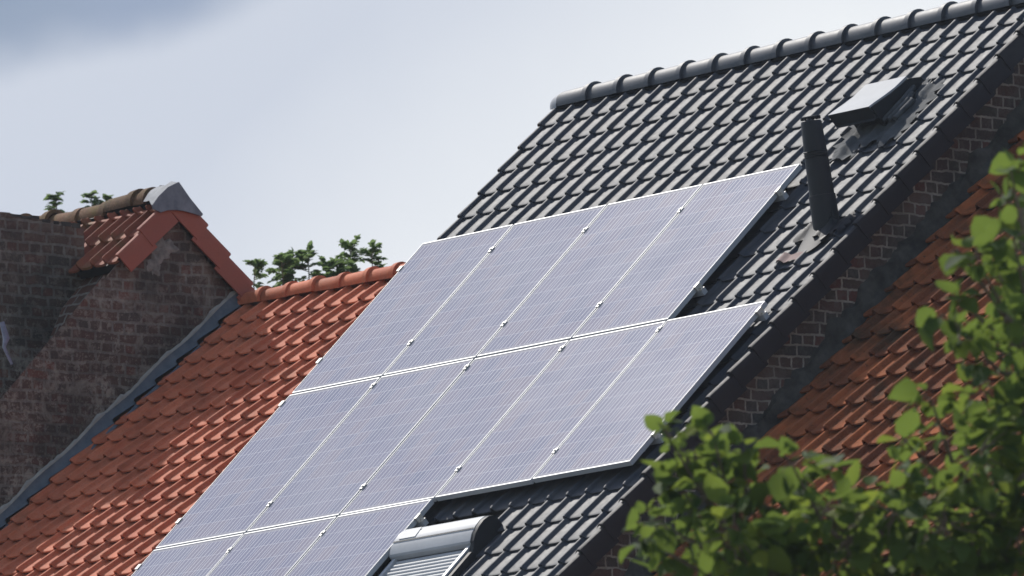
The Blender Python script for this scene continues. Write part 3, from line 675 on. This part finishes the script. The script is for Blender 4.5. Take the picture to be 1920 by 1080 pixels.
br.tube([base_t, base_t.lerp(trunk_top, .4) + Vector((.05, .03, 0)), trunk_top], [.17, .14, .09], 12)
hubs = [at(1420, 1090, DT+.3), at(1640, 1060, DT+.2), at(1850, 960, DT+.3), at(1960, 700, DT+.4), at(1930, 1150, DT+.6)]
for hb_ in hubs:
    mid = trunk_top.lerp(hb_, .5) + rv(rt)*.06; br.tube([trunk_top, mid, hb_], [.06, .04, .022], 8)
for (px, py, rr) in cl:
    depth = DT + rt.uniform(-.55, .75) - (.25 if rr < 40 else 0)
    c = at(px, py, depth); rad = rr*PXM*.88
    hb_ = min(hubs, key=lambda h: (h-c).length)
    mid = hb_.lerp(c, .5) + rv(rt)*.05 - Vector((0, 0, .04))
    br.tube([hb_, mid, c], [.016, .010, .004], 6)
    nl = int(6 + .74*(rr/10)**2)
    tone = rt.uniform(-.15, .15)
    for k in range(nl):
        v = rv(rt); v = v * (v.length**-.35 if v.length > 0 else 1)
        p = c + Vector((v.x*rad, v.y*rad*1.1, v.z*rad*.95))
        d = (v.normalized()*.8 + rv(rt)*.7 + Vector((.25, .1, -.35))); u_ = Vector((-.3, 0, 1)) + rv(rt)*.8
        leaf(lf, p, d, u_, rt.uniform(.06, .10)*rt.choice((.8, 1, 1.2, 1.55)), rt, min(1, max(0, rt.betavariate(1.1, 1.9)+tone)))
        if rt.random() < .22: br.tube([c.lerp(p, .1), c.lerp(p, .6) + rv(rt)*.015, p], [.005, .0035, .002], 4)
lf.build('leaves', M_leaf, tr, smooth=60, fix=False); br.build('trunk', M_bark, tr, smooth=60, fix=False)

def far_tree(px0, dep, spots, label, seed, yb=720):
    rnd = random.Random(seed); base = at(px0, yb, dep); base.z = 0
    t = thing('feathery_tree', label, 'tree', base, 'trees showing above the ridges')
    lv = MB(); bb_ = MB(); hub = at(px0, yb, dep); bb_.tube([base, base.lerp(hub, .6) + Vector((.1, .05, 0)), hub], [.2, .14, .07], 10)
    K = dep/FPX
    def spray(p, d, ln, dens=1.0):       # a pinnate frond: leaflets in pairs along a bent stem
        d = d.normalized(); n_ = max(5, int(ln/.022)); side_ = d.cross(Vector((rnd.uniform(-.5, .5), rnd.uniform(-.5, .5), 1))).normalized(); q0 = p
        for k in range(n_):
            d = (d + Vector((-.03, 0, -.11)) + rv(rnd)*.10).normalized(); q1 = q0 + d*ln/n_
            for sgn in (-1, 1):
                leaf(lv, q1, d*.6 + side_*sgn + rv(rnd)*.35, Vector((0, 0, 1)) + rv(rnd)*.5, rnd.uniform(.040, .068), rnd, rnd.random())
            q0 = q1
        leaf(lv, q0, d, Vector((0, 0, 1)), .06, rnd, rnd.random()); bb_.tube([p, q0], [.004, .002], 4)
    for (px, py, h_px, n_) in [(a_, b_, c_, int(d_*1.7)) for a_, b_, c_, d_ in spots]:     # a leafy shoot: tip pixel, height, number of fronds
        tip = at(px, py, dep + rnd.uniform(-.3, .3)); foot = at(px + rnd.uniform(-6, 10), py + h_px + 60, dep)
        bb_.tube([hub, hub.lerp(foot, .6) + rv(rnd)*.1, foot, foot.lerp(tip, .5) + rv(rnd)*.03, tip], [.03, .02, .012, .006, .003], 6)
        for k in range(n_):
            f_ = k/max(1, n_-1); p = tip.lerp(at(px, py + h_px, dep), f_)
            a_ = CR*rnd.uniform(-1, 1) + fw*rnd.uniform(-1, 1) + Vector((0, 0, 1.0 - f_*1.2)); spray(p, a_, K*h_px*rnd.uniform(.5, .85)*(.55+.45*f_))
    for k in range(26):                  # the rest of the crown, hidden behind the ridge
        p = hub + Vector((rnd.uniform(-.8, .8), rnd.uniform(-.8, .8), rnd.uniform(-.5, .25))); spray(p, rv(rnd), .22)
    lv.build('leaves', M_sprig, t, smooth=60, fix=False); bb_.build('trunk', M_bark, t, smooth=60, fix=False)
far_tree(590, 92, [(478, 500, 40, 7), (528, 492, 50, 10), (550, 488, 50, 10), (578, 478, 55, 9), (612, 498, 40, 9), (632, 500, 40, 8), (657, 470, 60, 10), (698, 470, 45, 9), (664, 510, 40, 6)],
         'feathery green treetop in sprigs just above the orange ridge', 31)
far_tree(140, 95, [(104, 370, 30, 7), (172, 368, 22, 5), (198, 374, 16, 3)], 'two dark feathery sprigs poking over the mossy ridge', 33, yb=600)

# ------------------------------------------------------------------ thin summer haze
hm = bpy.data.materials.new('haze_air'); hm.use_nodes = True; ht = hm.node_tree; ht.nodes.clear()
pv = N(ht, 'ShaderNodeVolumePrincipled'); pv.inputs['Color'].default_value = (.86, .92, 1, 1); pv.inputs['Density'].default_value = .0002; pv.inputs['Anisotropy'].default_value = .2
mo_ = N(ht, 'ShaderNodeOutputMaterial'); L(ht, pv.outputs[0], mo_.inputs['Volume'])
hz = MB(); hz.box(loc, (-1250, -1250, -1), (1250, 1250, 19)); tag(hz.build('haze', hm), kind='stuff')
